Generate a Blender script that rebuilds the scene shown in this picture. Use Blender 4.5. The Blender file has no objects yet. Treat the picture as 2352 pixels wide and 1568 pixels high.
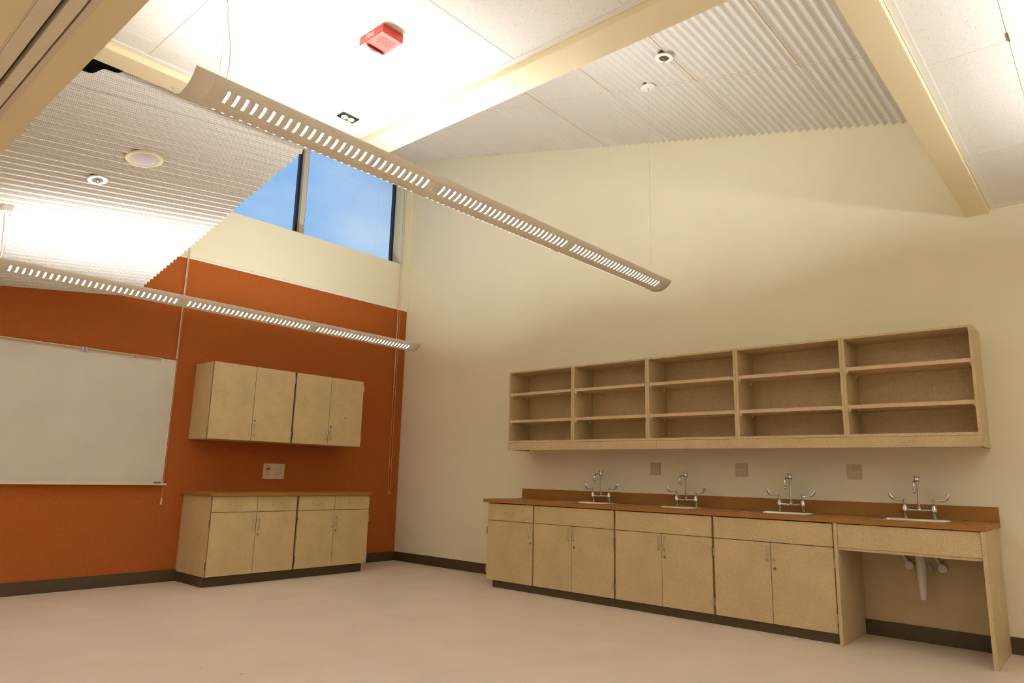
import bpy, math, random
from mathutils import Vector, Matrix
random.seed(7)
SC = bpy.context.scene
COL = SC.collection

# ------------------------------------------------------------------ camera
cam_d = bpy.data.cameras.new('camera')
cam_d.sensor_width = 36.0
cam_d.lens = 36.0 * 1594.54 / 2352.0
cam_d.clip_start = 0.05
cam_d.clip_end = 200
cam = bpy.data.objects.new('camera', cam_d)
COL.objects.link(cam)
yaw, pitch, roll = 0.847252946, 0.190655951, 0.0240755885
f = Vector((math.sin(yaw) * math.cos(pitch), math.cos(yaw) * math.cos(pitch), math.sin(pitch)))
r = Vector((math.cos(yaw), -math.sin(yaw), 0))
u = r.cross(f)
r2 = r * math.cos(roll) + u * math.sin(roll)
u2 = u * math.cos(roll) - r * math.sin(roll)
M = Matrix((r2, u2, -f)).transposed().to_4x4()
M.translation = (-6.38510617, -7.70931168, 1.17037834)
cam.matrix_world = M
SC.camera = cam

# ------------------------------------------------------------------ view, light levels
SC.view_settings.view_transform = 'Standard'
SC.view_settings.look = 'None'
SC.view_settings.exposure = 0.0
SC.view_settings.gamma = 1.0
SC.view_settings.use_curve_mapping = False
SC.cycles.use_denoising = True
SC.cycles.filter_width = 1.1
SC.cycles.max_bounces = 14
SC.cycles.diffuse_bounces = 10
SC.cycles.glossy_bounces = 4
SC.cycles.transparent_max_bounces = 12
SC.cycles.sample_clamp_indirect = 6.0
SC.cycles.caustics_reflective = False
SC.cycles.caustics_refractive = False

LAMP_STRENGTH = 54.0
LENS_STRENGTH = 20.0
LAMP_COLOR = (1.0, 1.0, 0.96)
SKY_STRENGTH = 1.0

# world: plain blue sky with thin soft cloud
W = bpy.data.worlds.new('sky')
SC.world = W
W.use_nodes = True
nt = W.node_tree
nt.nodes.clear()
o_ = nt.nodes.new('ShaderNodeOutputWorld')
bg = nt.nodes.new('ShaderNodeBackground')
bg.inputs['Strength'].default_value = SKY_STRENGTH
tc = nt.nodes.new('ShaderNodeTexCoord')
mp = nt.nodes.new('ShaderNodeMapping')
mp.inputs['Scale'].default_value = (3.6, 3.6, 6.0)
nz = nt.nodes.new('ShaderNodeTexNoise')
nz.inputs['Scale'].default_value = 1.6
nz.inputs['Detail'].default_value = 4
nz.inputs['Roughness'].default_value = 0.5
cr = nt.nodes.new('ShaderNodeValToRGB')
cr.color_ramp.elements[0].position = 0.35
cr.color_ramp.elements[0].color = (0.30, 0.54, 0.90, 1)
cr.color_ramp.elements[1].position = 0.72
cr.color_ramp.elements[1].color = (0.62, 0.80, 0.98, 1)
nt.links.new(tc.outputs['Generated'], mp.inputs['Vector'])
nt.links.new(mp.outputs['Vector'], nz.inputs['Vector'])
nt.links.new(nz.outputs['Fac'], cr.inputs['Fac'])
nt.links.new(cr.outputs['Color'], bg.inputs['Color'])
nt.links.new(bg.outputs['Background'], o_.inputs['Surface'])

# ------------------------------------------------------------------ materials
def new_mat(name):
    m = bpy.data.materials.new(name)
    m.use_nodes = True
    nt = m.node_tree
    b = nt.nodes['Principled BSDF']
    return m, nt, b

def mat(name, col, rough=0.6, metal=0.0, spec=0.5, var=0.0, scale=8.0, bump=0.0, bscale=200.0, detail=4, stretch=None, lo=0.35, hi=0.65):
    """procedural paint: base colour with a soft noise variation and an optional fine bump"""
    m, nt, b = new_mat(name)
    b.inputs['Base Color'].default_value = (*col, 1)
    b.inputs['Roughness'].default_value = rough
    b.inputs['Metallic'].default_value = metal
    b.inputs['Specular IOR Level'].default_value = spec
    tc = nt.nodes.new('ShaderNodeTexCoord')
    vec = tc.outputs['Object']
    if stretch:
        mp = nt.nodes.new('ShaderNodeMapping')
        mp.inputs['Scale'].default_value = stretch
        nt.links.new(vec, mp.inputs['Vector'])
        vec = mp.outputs['Vector']
    if var > 0:
        n = nt.nodes.new('ShaderNodeTexNoise')
        n.inputs['Scale'].default_value = scale
        n.inputs['Detail'].default_value = detail
        rp = nt.nodes.new('ShaderNodeValToRGB')
        rp.color_ramp.elements[0].position = lo
        rp.color_ramp.elements[1].position = hi
        rp.color_ramp.elements[0].color = (*[c * (1 - var) for c in col], 1)
        rp.color_ramp.elements[1].color = (*[min(1, c * (1 + var)) for c in col], 1)
        nt.links.new(vec, n.inputs['Vector'])
        nt.links.new(n.outputs['Fac'], rp.inputs['Fac'])
        nt.links.new(rp.outputs['Color'], b.inputs['Base Color'])
    if bump > 0:
        n2 = nt.nodes.new('ShaderNodeTexNoise')
        n2.inputs['Scale'].default_value = bscale
        n2.inputs['Detail'].default_value = 2
        bp = nt.nodes.new('ShaderNodeBump')
        bp.inputs['Strength'].default_value = bump
        bp.inputs['Distance'].default_value = 0.002
        nt.links.new(vec, n2.inputs['Vector'])
        nt.links.new(n2.outputs['Fac'], bp.inputs['Height'])
        nt.links.new(bp.outputs['Normal'], b.inputs['Normal'])
    return m

M_CREAM = mat('cream_paint', (0.79, 0.74, 0.565), 0.75, bump=0.15, bscale=260, var=0.012, scale=1.5)
M_WALLW = mat('bounce_wall_paint', (0.86, 0.84, 0.79), 0.8, var=0.01)  # for the unseen walls, set pale so they bounce more light
M_MULL = mat('mullion_paint', (0.62, 0.56, 0.48), 0.5, var=0.01)
M_SOFFIT = mat('cream_soffit', (0.79, 0.69, 0.46), 0.7, var=0.012, scale=2)
M_WHITE = mat('white_trim', (0.82, 0.80, 0.76), 0.5, var=0.01)
M_TEE = mat('grid_white', (0.77, 0.755, 0.71), 0.5, var=0.01)
M_ORANGE = mat('orange_tackboard', (0.35, 0.093, 0.020), 0.95, spec=0.15, var=0.20, scale=210, bump=0.5, bscale=420, lo=0.3, hi=0.7)
M_COUNTER = mat('brown_laminate', (0.30, 0.135, 0.032), 0.5, spec=0.2, var=0.08, scale=160, detail=2)
M_RUBBER = mat('dark_brown_rubber', (0.058, 0.036, 0.013), 0.5, var=0.06, scale=30)
M_EDGE = mat('brown_edge', (0.26, 0.13, 0.06), 0.6, var=0.05)
M_CHROME = mat('chrome', (0.56, 0.54, 0.52), 0.06, 1.0, var=0.01)
M_STEEL = mat('stainless', (0.50, 0.455, 0.38), 0.28, 1.0, var=0.06, scale=120, stretch=(1, 20, 1))
M_HINGE = mat('hinge_steel', (0.46, 0.44, 0.41), 0.18, 1.0, var=0.02)
M_LOCK = mat('lock_steel', (0.22, 0.20, 0.18), 0.3, 1.0, var=0.02)
M_OUTLET = mat('outlet_steel', (0.47, 0.41, 0.32), 0.5, 0.5, var=0.05, scale=60)
M_NICKEL = mat('satin_nickel', (0.60, 0.56, 0.50), 0.32, 1.0, var=0.02)
M_FIXTURE = mat('fixture_white', (0.80, 0.76, 0.68), 0.45, var=0.01)
M_CORK = mat('cork_strip', (0.40, 0.28, 0.16), 0.9, var=0.1, scale=200)
M_CLIP = mat('grey_clip_metal', (0.36, 0.35, 0.32), 0.35, 0.6, var=0.03)
M_PLASTIC = mat('white_plastic', (0.78, 0.76, 0.72), 0.4, var=0.01)
M_IVORY = mat('ivory_plastic', (0.62, 0.50, 0.30), 0.4, var=0.02)
M_PLATE = mat('ivory_plate', (0.60, 0.48, 0.30), 0.45, var=0.02)
M_BOARD = mat('whiteboard_enamel', (0.60, 0.57, 0.49), 0.3, spec=0.4, var=0.035, scale=2.2, detail=6)
M_ALU = mat('satin_aluminium', (0.70, 0.62, 0.50), 0.40, 0.15, var=0.02)
M_BLACK = mat('black_plastic', (0.012, 0.011, 0.012), 0.45, var=0.05)
M_DARK = mat('dark_void', (0.075, 0.058, 0.038), 0.9, var=0.1)
M_FRAME = mat('dark_window_frame', (0.012, 0.018, 0.035), 0.35, var=0.05)
M_PVC = mat('white_pvc', (0.68, 0.64, 0.58), 0.45, var=0.03, scale=20)
M_RED = mat('red_plastic', (0.62, 0.045, 0.028), 0.4, var=0.02)
M_BRASS = mat('bronze', (0.30, 0.14, 0.08), 0.35, 0.9, var=0.05)
M_GREY = mat('grey_mesh', (0.48, 0.46, 0.45), 0.6, var=0.06, scale=400)
M_BLUE = mat('blue_jack', (0.01, 0.015, 0.10), 0.4, var=0.02)
M_YELLOW = mat('yellow_jack', (0.55, 0.36, 0.01), 0.4, var=0.02)
M_CORD = mat('beige_cord', (0.62, 0.44, 0.30), 0.7, var=0.02)
M_TRACK = mat('track_plate', (0.76, 0.69, 0.56), 0.5, var=0.02)

def laminate(name, base, dark, light, scale, stretch):
    """speckled particle pattern laminate"""
    m, nt, b = new_mat(name)
    b.inputs['Roughness'].default_value = 0.42
    b.inputs['Specular IOR Level'].default_value = 0.4
    tc = nt.nodes.new('ShaderNodeTexCoord')
    mp = nt.nodes.new('ShaderNodeMapping')
    mp.inputs['Scale'].default_value = stretch
    n1 = nt.nodes.new('ShaderNodeTexNoise')
    n1.inputs['Scale'].default_value = scale
    n1.inputs['Detail'].default_value = 3
    r1 = nt.nodes.new('ShaderNodeValToRGB')
    e = r1.color_ramp.elements
    e[0].position = 0.33; e[0].color = (*dark, 1)
    e[1].position = 0.68; e[1].color = (*light, 1)
    mid = e.new(0.50); mid.color = (*base, 1)
    n2 = nt.nodes.new('ShaderNodeTexNoise')
    n2.inputs['Scale'].default_value = 5
    n2.inputs['Detail'].default_value = 5
    r2 = nt.nodes.new('ShaderNodeValToRGB')
    r2.color_ramp.elements[0].position = 0.3
    r2.color_ramp.elements[0].color = (0.88, 0.87, 0.86, 1)
    r2.color_ramp.elements[1].position = 0.7
    r2.color_ramp.elements[1].color = (1, 1, 1, 1)
    mx = nt.nodes.new('ShaderNodeMixRGB')
    mx.blend_type = 'MULTIPLY'
    mx.inputs['Fac'].default_value = 1
    L = nt.links.new
    L(tc.outputs['Object'], mp.inputs['Vector'])
    L(mp.outputs['Vector'], n1.inputs['Vector'])
    L(tc.outputs['Object'], n2.inputs['Vector'])
    L(n1.outputs['Fac'], r1.inputs['Fac'])
    L(n2.outputs['Fac'], r2.inputs['Fac'])
    L(r1.outputs['Color'], mx.inputs['Color1'])
    L(r2.outputs['Color'], mx.inputs['Color2'])
    L(mx.outputs['Color'], b.inputs['Base Color'])
    return m
M_LAM = laminate('speckled_tan_laminate', (0.58, 0.445, 0.25), (0.465, 0.34, 0.178), (0.635, 0.495, 0.29), 150, (1, 1, 1.2))
M_LAM_A = laminate('mottled_tan_laminate', (0.58, 0.445, 0.235), (0.56, 0.427, 0.222), (0.60, 0.462, 0.248), 34, (1, 1, 1))
M_SEAM = mat('dark_edge_band', (0.085, 0.052, 0.040), 0.6, var=0.05)
M_LAM_EDGE = mat('tan_edge_band', (0.57, 0.42, 0.25), 0.5, var=0.08, scale=120)

def floor_mat():
    m, nt, b = new_mat('beige_linoleum')
    b.inputs['Roughness'].default_value = 0.5
    b.inputs['Specular IOR Level'].default_value = 0.35
    tc = nt.nodes.new('ShaderNodeTexCoord')
    L = nt.links.new
    n1 = nt.nodes.new('ShaderNodeTexNoise'); n1.inputs['Scale'].default_value = 2.3; n1.inputs['Detail'].default_value = 7
    r1 = nt.nodes.new('ShaderNodeValToRGB')
    r1.color_ramp.elements[0].position = 0.3; r1.color_ramp.elements[0].color = (0.67, 0.58, 0.47, 1)
    r1.color_ramp.elements[1].position = 0.7; r1.color_ramp.elements[1].color = (0.73, 0.635, 0.52, 1)
    mp = nt.nodes.new('ShaderNodeMapping'); mp.inputs['Scale'].default_value = (14, 3, 1); mp.inputs['Rotation'].default_value = (0, 0, 0.9)
    n2 = nt.nodes.new('ShaderNodeTexNoise'); n2.inputs['Scale'].default_value = 5; n2.inputs['Detail'].default_value = 3
    r2 = nt.nodes.new('ShaderNodeValToRGB')
    r2.color_ramp.elements[0].position = 0.24; r2.color_ramp.elements[0].color = (0.86, 0.84, 0.82, 1)
    r2.color_ramp.elements[1].position = 0.36; r2.color_ramp.elements[1].color = (1, 1, 1, 1)
    mx = nt.nodes.new('ShaderNodeMixRGB'); mx.blend_type = 'MULTIPLY'; mx.inputs['Fac'].default_value = 0.6
    # a few dark specks of dirt
    v = nt.nodes.new('ShaderNodeTexVoronoi'); v.inputs['Scale'].default_value = 3.2
    lt = nt.nodes.new('ShaderNodeMath'); lt.operation = 'LESS_THAN'; lt.inputs[1].default_value = 0.022
    mx2 = nt.nodes.new('ShaderNodeMixRGB'); mx2.inputs['Color2'].default_value = (0.25, 0.16, 0.10, 1)
    L(tc.outputs['Object'], n1.inputs['Vector']); L(n1.outputs['Fac'], r1.inputs['Fac'])
    L(tc.outputs['Object'], mp.inputs['Vector']); L(mp.outputs['Vector'], n2.inputs['Vector']); L(n2.outputs['Fac'], r2.inputs['Fac'])
    L(r1.outputs['Color'], mx.inputs['Color1']); L(r2.outputs['Color'], mx.inputs['Color2'])
    L(tc.outputs['Object'], v.inputs['Vector']); L(v.outputs['Distance'], lt.inputs[0])
    L(lt.outputs[0], mx2.inputs['Fac']); L(mx.outputs['Color'], mx2.inputs['Color1'])
    L(mx2.outputs['Color'], b.inputs['Base Color'])
    return m
M_FLOOR = floor_mat()

def tile_mat():
    m, nt, b = new_mat('acoustic_tile')
    b.inputs['Roughness'].default_value = 0.95
    b.inputs['Specular IOR Level'].default_value = 0.1
    L = nt.links.new
    tc = nt.nodes.new('ShaderNodeTexCoord')
    mp = nt.nodes.new('ShaderNodeMapping'); mp.inputs['Scale'].default_value = (0.6, 1, 1)
    n = nt.nodes.new('ShaderNodeTexNoise'); n.inputs['Scale'].default_value = 150; n.inputs['Detail'].default_value = 3
    rp = nt.nodes.new('ShaderNodeValToRGB')
    rp.color_ramp.elements[0].position = 0.28; rp.color_ramp.elements[0].color = (0.62, 0.575, 0.52, 1)
    rp.color_ramp.elements[1].position = 0.42; rp.color_ramp.elements[1].color = (0.79, 0.775, 0.74, 1)
    bp = nt.nodes.new('ShaderNodeBump'); bp.inputs['Strength'].default_value = 0.5; bp.inputs['Distance'].default_value = 0.002
    L(tc.outputs['Object'], mp.inputs['Vector']); L(mp.outputs['Vector'], n.inputs['Vector'])
    L(n.outputs['Fac'], rp.inputs['Fac']); L(rp.outputs['Color'], b.inputs['Base Color'])
    L(n.outputs['Fac'], bp.inputs['Height']); L(bp.outputs['Normal'], b.inputs['Normal'])
    return m
M_TILE = tile_mat()

def perforated(name, pitch, rad):
    """white sheet metal with a staggered pattern of punched holes (local x, y of the sheet)"""
    m, nt, b = new_mat(name)
    b.inputs['Roughness'].default_value = 0.45
    b.inputs['Specular IOR Level'].default_value = 0.4
    L = nt.links.new
    tc = nt.nodes.new('ShaderNodeTexCoord')
    cell = (pitch, pitch * 1.732, 1.0)
    ds = []
    for off in (0.0, 0.5):
        a = nt.nodes.new('ShaderNodeVectorMath'); a.operation = 'DIVIDE'; a.inputs[1].default_value = cell
        c = nt.nodes.new('ShaderNodeVectorMath'); c.operation = 'ADD'; c.inputs[1].default_value = (off, off, 0)
        fr = nt.nodes.new('ShaderNodeVectorMath'); fr.operation = 'FRACTION'
        s = nt.nodes.new('ShaderNodeVectorMath'); s.operation = 'SUBTRACT'; s.inputs[1].default_value = (0.5, 0.5, 0)
        mu = nt.nodes.new('ShaderNodeVectorMath'); mu.operation = 'MULTIPLY'; mu.inputs[1].default_value = (cell[0], cell[1], 0)
        le = nt.nodes.new('ShaderNodeVectorMath'); le.operation = 'LENGTH'
        L(tc.outputs['Object'], a.inputs[0]); L(a.outputs[0], c.inputs[0]); L(c.outputs[0], fr.inputs[0])
        L(fr.outputs[0], s.inputs[0]); L(s.outputs[0], mu.inputs[0]); L(mu.outputs[0], le.inputs[0])
        ds.append(le.outputs['Value'])
    mn = nt.nodes.new('ShaderNodeMath'); mn.operation = 'MINIMUM'
    lt = nt.nodes.new('ShaderNodeMath'); lt.operation = 'LESS_THAN'; lt.inputs[1].default_value = rad
    mx = nt.nodes.new('ShaderNodeMixRGB')
    mx.inputs['Color1'].default_value = (0.74, 0.72, 0.685, 1)
    mx.inputs['Color2'].default_value = (0.30, 0.265, 0.225, 1)
    L(ds[0], mn.inputs[0]); L(ds[1], mn.inputs[1]); L(mn.outputs[0], lt.inputs[0])
    L(lt.outputs[0], mx.inputs['Fac']); L(mx.outputs['Color'], b.inputs['Base Color'])
    return m
M_PERF = perforated('perforated_white_metal', 0.0108, 0.0024)

def glass_mat(name, tint, gloss):
    m = bpy.data.materials.new(name); m.use_nodes = True
    nt = m.node_tree; nt.nodes.clear()
    out = nt.nodes.new('ShaderNodeOutputMaterial')
    t = nt.nodes.new('ShaderNodeBsdfTransparent'); t.inputs['Color'].default_value = (*tint, 1)
    g = nt.nodes.new('ShaderNodeBsdfGlossy'); g.inputs['Roughness'].default_value = 0.02
    fz = nt.nodes.new('ShaderNodeFresnel'); fz.inputs['IOR'].default_value = 1.45
    mu = nt.nodes.new('ShaderNodeMath'); mu.operation = 'MULTIPLY'; mu.inputs[1].default_value = gloss
    mx = nt.nodes.new('ShaderNodeMixShader')
    L = nt.links.new
    L(fz.outputs[0], mu.inputs[0]); L(mu.outputs[0], mx.inputs['Fac'])
    L(t.outputs[0], mx.inputs[1]); L(g.outputs[0], mx.inputs[2]); L(mx.outputs[0], out.inputs['Surface'])
    return m
M_GLASS = glass_mat('window_glass', (0.97, 0.985, 1.0), 0.6)

def frosted(name, col, opac):
    m = bpy.data.materials.new(name); m.use_nodes = True
    nt = m.node_tree; b = nt.nodes['Principled BSDF']
    b.inputs['Base Color'].default_value = (*col, 1); b.inputs['Roughness'].default_value = 0.15
    out = nt.nodes['Material Output']
    t = nt.nodes.new('ShaderNodeBsdfTransparent'); mx = nt.nodes.new('ShaderNodeMixShader'); mx.inputs['Fac'].default_value = opac
    nt.links.new(t.outputs[0], mx.inputs[1]); nt.links.new(b.outputs[0], mx.inputs[2]); nt.links.new(mx.outputs[0], out.inputs['Surface'])
    return m
M_LENS = frosted('clear_strobe_lens', (0.9, 0.9, 0.88), 0.55)
def emit_mat(name, col, strength):
    m = bpy.data.materials.new(name); m.use_nodes = True
    nt = m.node_tree; nt.nodes.clear()
    out = nt.nodes.new('ShaderNodeOutputMaterial')
    e = nt.nodes.new('ShaderNodeEmission')
    e.inputs['Color'].default_value = (*col, 1); e.inputs['Strength'].default_value = strength
    nt.links.new(e.outputs[0], out.inputs['Surface'])
    return m
M_TUBE = emit_mat('fluorescent_tube_glow', LAMP_COLOR, LAMP_STRENGTH)
M_DIFF = emit_mat('lit_slot_diffuser', (1.0, 0.97, 0.95), LENS_STRENGTH)

# ------------------------------------------------------------------ mesh helpers
class MB:
    def __init__(self, org=(0, 0, 0)):
        self.v = []; self.f = []; self.o = Vector(org)
    def add(self, vs, fs):
        b = len(self.v)
        self.v += [Vector(p) - self.o for p in vs]
        self.f += [tuple(b + i for i in q) for q in fs]
        return self
    def box(self, x0, x1, y0, y1, z0, z1):
        x0, x1 = sorted((x0, x1)); y0, y1 = sorted((y0, y1)); z0, z1 = sorted((z0, z1))
        vs = [(x0, y0, z0), (x1, y0, z0), (x1, y1, z0), (x0, y1, z0), (x0, y0, z1), (x1, y0, z1), (x1, y1, z1), (x0, y1, z1)]
        return self.add(vs, [(0, 3, 2, 1), (4, 5, 6, 7), (0, 1, 5, 4), (1, 2, 6, 5), (2, 3, 7, 6), (3, 0, 4, 7)])
    def tube(self, pts, rad, n=8, caps=True):
        pts = [Vector(p) for p in pts]
        rads = rad if isinstance(rad, (list, tuple)) else [rad] * len(pts)
        vs, fs = [], []
        d0 = (pts[1] - pts[0]).normalized()
        ref = Vector((0, 0, 1)) if abs(d0.z) < 0.9 else Vector((1, 0, 0))
        a = d0.cross(ref).normalized()
        for i, p in enumerate(pts):
            if i == 0: d = pts[1] - pts[0]
            elif i == len(pts) - 1: d = pts[-1] - pts[-2]
            else: d = (pts[i + 1] - p).normalized() + (p - pts[i - 1]).normalized()
            d.normalize()
            a = (a - d * a.dot(d)).normalized()
            b = d.cross(a)
            for k in range(n):
                t = 2 * math.pi * k / n
                vs.append(p + (a * math.cos(t) + b * math.sin(t)) * rads[i])
        for i in range(len(pts) - 1):
            for k in range(n):
                fs.append((i * n + k, i * n + (k + 1) % n, (i + 1) * n + (k + 1) % n, (i + 1) * n + k))
        if caps:
            fs.append(tuple(range(n - 1, -1, -1)))
            fs.append(tuple(range((len(pts) - 1) * n, len(pts) * n)))
        return self.add(vs, fs)
    def lathe(self, c, prof, n=24, ax=2):
        """prof: list of (radius, height along axis)"""
        c = Vector(c); vs, fs = [], []
        A = [Vector((0, 1, 0)), Vector((0, 0, 1)), Vector((1, 0, 0))][ax]
        B = [Vector((0, 0, 1)), Vector((1, 0, 0)), Vector((0, 1, 0))][ax]
        Z = [Vector((1, 0, 0)), Vector((0, 1, 0)), Vector((0, 0, 1))][ax]
        for rr, h in prof:
            for k in range(n):
                t = 2 * math.pi * k / n
                vs.append(c + Z * h + (A * math.cos(t) + B * math.sin(t)) * rr)
        for i in range(len(prof) - 1):
            for k in range(n):
                fs.append((i * n + k, i * n + (k + 1) % n, (i + 1) * n + (k + 1) % n, (i + 1) * n + k))
        fs.append(tuple(range(n - 1, -1, -1)))
        fs.append(tuple(range((len(prof) - 1) * n, len(prof) * n)))
        return self.add(vs, fs)
    def build(self, name, m, parent=None, smooth=False, bevel=0.0, seg=2):
        me = bpy.data.meshes.new(name)
        me.from_pydata([tuple(p) for p in self.v], [], self.f)
        me.materials.append(m)
        me.update()
        if smooth:
            for p in me.polygons: p.use_smooth = True
            try: me.set_sharp_from_angle(angle=math.radians(40))
            except Exception: pass
        ob = bpy.data.objects.new(name, me)
        COL.objects.link(ob)
        if parent is not None: ob.parent = parent
        if bevel > 0:
            bv = ob.modifiers.new('bevel', 'BEVEL'); bv.width = bevel; bv.segments = seg; bv.limit_method = 'ANGLE'
        return ob

def thing(name, label, cat, loc=(0, 0, 0), rotz=0.0, group=None):
    o = bpy.data.objects.new(name, None)
    o.empty_display_size = 0.1
    COL.objects.link(o)
    o.location = loc; o.rotation_euler = (0, 0, rotz)
    o['label'] = label; o['category'] = cat
    if group: o['group'] = group
    return o

def struct(o):
    o['kind'] = 'structure'
    return o

def copy_tree(root, loc, label, rotz=None):
    c = root.copy(); COL.objects.link(c)
    c.location = loc
    if rotz is not None: c.rotation_euler = (0, 0, rotz)
    c['label'] = label
    def rec(src, dst):
        for ch in list(src.children):
            d = ch.copy(); COL.objects.link(d); d.parent = dst
            rec(ch, d)
    rec(root, c)
    return c

# ------------------------------------------------------------------ setting: floor and walls
XL, YF = -11.5, -14.8           # far limits of the room outside the picture
struct(MB().box(XL, 0.15, YF, 0.35, -0.10, 0.0).build('floor', M_FLOOR))

ZT = 6.2
WL, WR, WS, WH = -3.30, -0.12, 4.170, 5.60     # window opening
b = MB()
b.box(XL, 0.15, 0, 0.32, 0, WS)
b.box(XL, WL, 0, 0.32, WS, WH)
b.box(WR, 0.15, 0, 0.32, WS, WH)
b.box(XL, 0.15, 0, 0.32, WH, ZT)
wall_back = struct(b.build('wall_back', M_CREAM))
MB().box(XL, -0.004, -0.012, 0.0, 0.0, 3.478).build('tackboard', M_ORANGE, wall_back)
MB().box(XL, -0.004, -0.016, 0.0, 3.478, 3.500).build('top_molding', M_WHITE, wall_back)

wall_right = struct(MB().box(0, 0.15, YF, 0.0, 0, ZT).build('wall_right', M_CREAM))
struct(MB().box(XL, 0.15, YF - 0.15, YF, 0, 3.6).build('wall_front', M_WALLW))
struct(MB().box(XL - 0.15, XL, YF, 0.32, 0, 3.6).build('wall_left', M_WALLW))

def baseboard(name, pts):
    bb = MB()
    for x0, x1, y0, y1 in pts:
        bb.box(x0, x1, y0, y1, 0.0, 0.118)
    return bb
struct(baseboard('b', [(XL, -2.90, -0.022, -0.012), (-1.05, 0, -0.022, -0.012)]).build('baseboard_back', M_RUBBER, bevel=0.003))
struct(baseboard('b', [(-0.010, 0, YF, -6.925), (-0.010, 0, -2.40, -0.022)]).build('baseboard_right', M_RUBBER, bevel=0.003))

# ------------------------------------------------------------------ soffit beams (bottom at 3.30)
ZB = 3.30
t1 = struct(MB().box(-5.80, -3.67, -3.944, -3.780, ZB, 3.62).build('trim_1', M_SOFFIT, bevel=0.004))
t2 = struct(MB().box(-3.865, -3.67, -7.09, -3.944, ZB, 3.62).build('trim_2', M_SOFFIT, bevel=0.004))
t3 = struct(MB().box(-3.67, -0.001, -7.09, -6.93, ZB, 3.62).build('trim_3', M_SOFFIT, bevel=0.004))

# ------------------------------------------------------------------ flat tile ceiling
ZC = 3.340
cb = MB()
cb.box(-5.70, -3.70, YF, -3.90, 3.368, 3.42)
cb.box(-3.70, 0.0, YF, -7.05, 3.368, 3.42)
cb.box(XL, -5.70, YF, 0.0, 3.368, 3.42)
ceil = struct(cb.build('ceiling', M_TILE))
gx = [-1.150 - 1.335 * k for k in range(4)]      # -1.15, -2.485, -3.82, -5.155
gx[1] = -2.460
gy = [-4.110 - 0.678 * k for k in range(9)]
FL = 0.0145
def tile_region(x0, x1, y0, y1):
    xs = [x0] + sorted(g for g in gx if x0 + 0.03 < g < x1 - 0.03) + [x1]
    ys = [y0] + sorted(g for g in gy if y0 + 0.03 < g < y1 - 0.03) + [y1]
    for i in range(len(xs) - 1):
        for j in range(len(ys) - 1):
            MB().box(xs[i] + 0.003, xs[i + 1] - 0.003, ys[j] + 0.003, ys[j + 1] - 0.003, ZC + 0.0022, ZC + 0.022).build('tile', M_TILE, ceil)
    for g in xs[1:-1]:
        MB().box(g - FL, g + FL, y0, y1, ZC, ZC + 0.0020).build('grid_tee', M_TEE, ceil)
    for g in ys[1:-1]:
        for i in range(len(xs) - 1):
            MB().box(xs[i] + (FL if i else 0), xs[i + 1] - FL, g - FL, g + FL, ZC + 0.0004, ZC + 0.0020).build('grid_tee', M_TEE, ceil)
tile_region(-5.66, -3.867, -9.6, -3.946)
tile_region(-3.867, -0.002, -9.6, -7.092)
# wall angles round the tile fields
AW = 0.036
for bx in ((-5.66, -3.867, -3.946 - AW, -3.946), (-3.867 - AW, -3.867, -7.092, -3.946 - AW), (-3.867, -0.002, -7.092 - AW, -7.092), (-0.002 - 0.018, -0.002, -9.6, -7.092 - AW)):
    MB().box(*bx, ZC - 0.004, ZC + 0.003).build('wall_angle', M_TEE, ceil)
# small dark red mark on a ceiling tee
MB().tube([(-2.555, -7.487, ZC - 0.003), (-2.470, -7.488, ZC - 0.003)], 0.0035, 6).build('screw', M_BRASS, ceil)

# ------------------------------------------------------------------ corrugated perforated ceilings
AMP = 0.0132
NSEG = 12
def sheet(name, xs0, xs1, v0, npitch, pitch, mw, parent, off=0.0):
    """corrugated sheet in a local frame: x along ribs, y across, z normal. xs0 may be a function of local y"""
    vs, fs = [], []
    n = npitch * NSEG
    for i in range(n + 1):
        y = pitch * i / NSEG
        z = AMP * math.cos(2 * math.pi * i / NSEG) + off
        a = xs0(v0 + y) if callable(xs0) else xs0
        vs.append((a, y, z)); vs.append((xs1(v0 + y) if callable(xs1) else xs1, y, z))
    for i in range(n):
        fs.append((2 * i, 2 * i + 2, 2 * i + 3, 2 * i + 1))
    me = bpy.data.meshes.new(name)
    me.from_pydata(vs, [], fs)
    me.materials.append(M_PERF)
    for p in me.polygons: p.use_smooth = True
    ob = bpy.data.objects.new(name, me)
    COL.objects.link(ob)
    ob.parent = parent
    ob.matrix_world = mw @ Matrix.Translation((0, v0, 0))
    return ob

# right: rises from the beam to the window wall
SL = 0.2405
Z0 = 5.842
def z_right(y): return Z0 + SL * y
k_ = math.sqrt(1 + SL * SL)
mwR = Matrix(((1, 0, 0, 0), (0, -1 / k_, SL / k_, 0), (0, -SL / k_, -1 / k_, Z0), (0, 0, 0, 1)))
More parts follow.
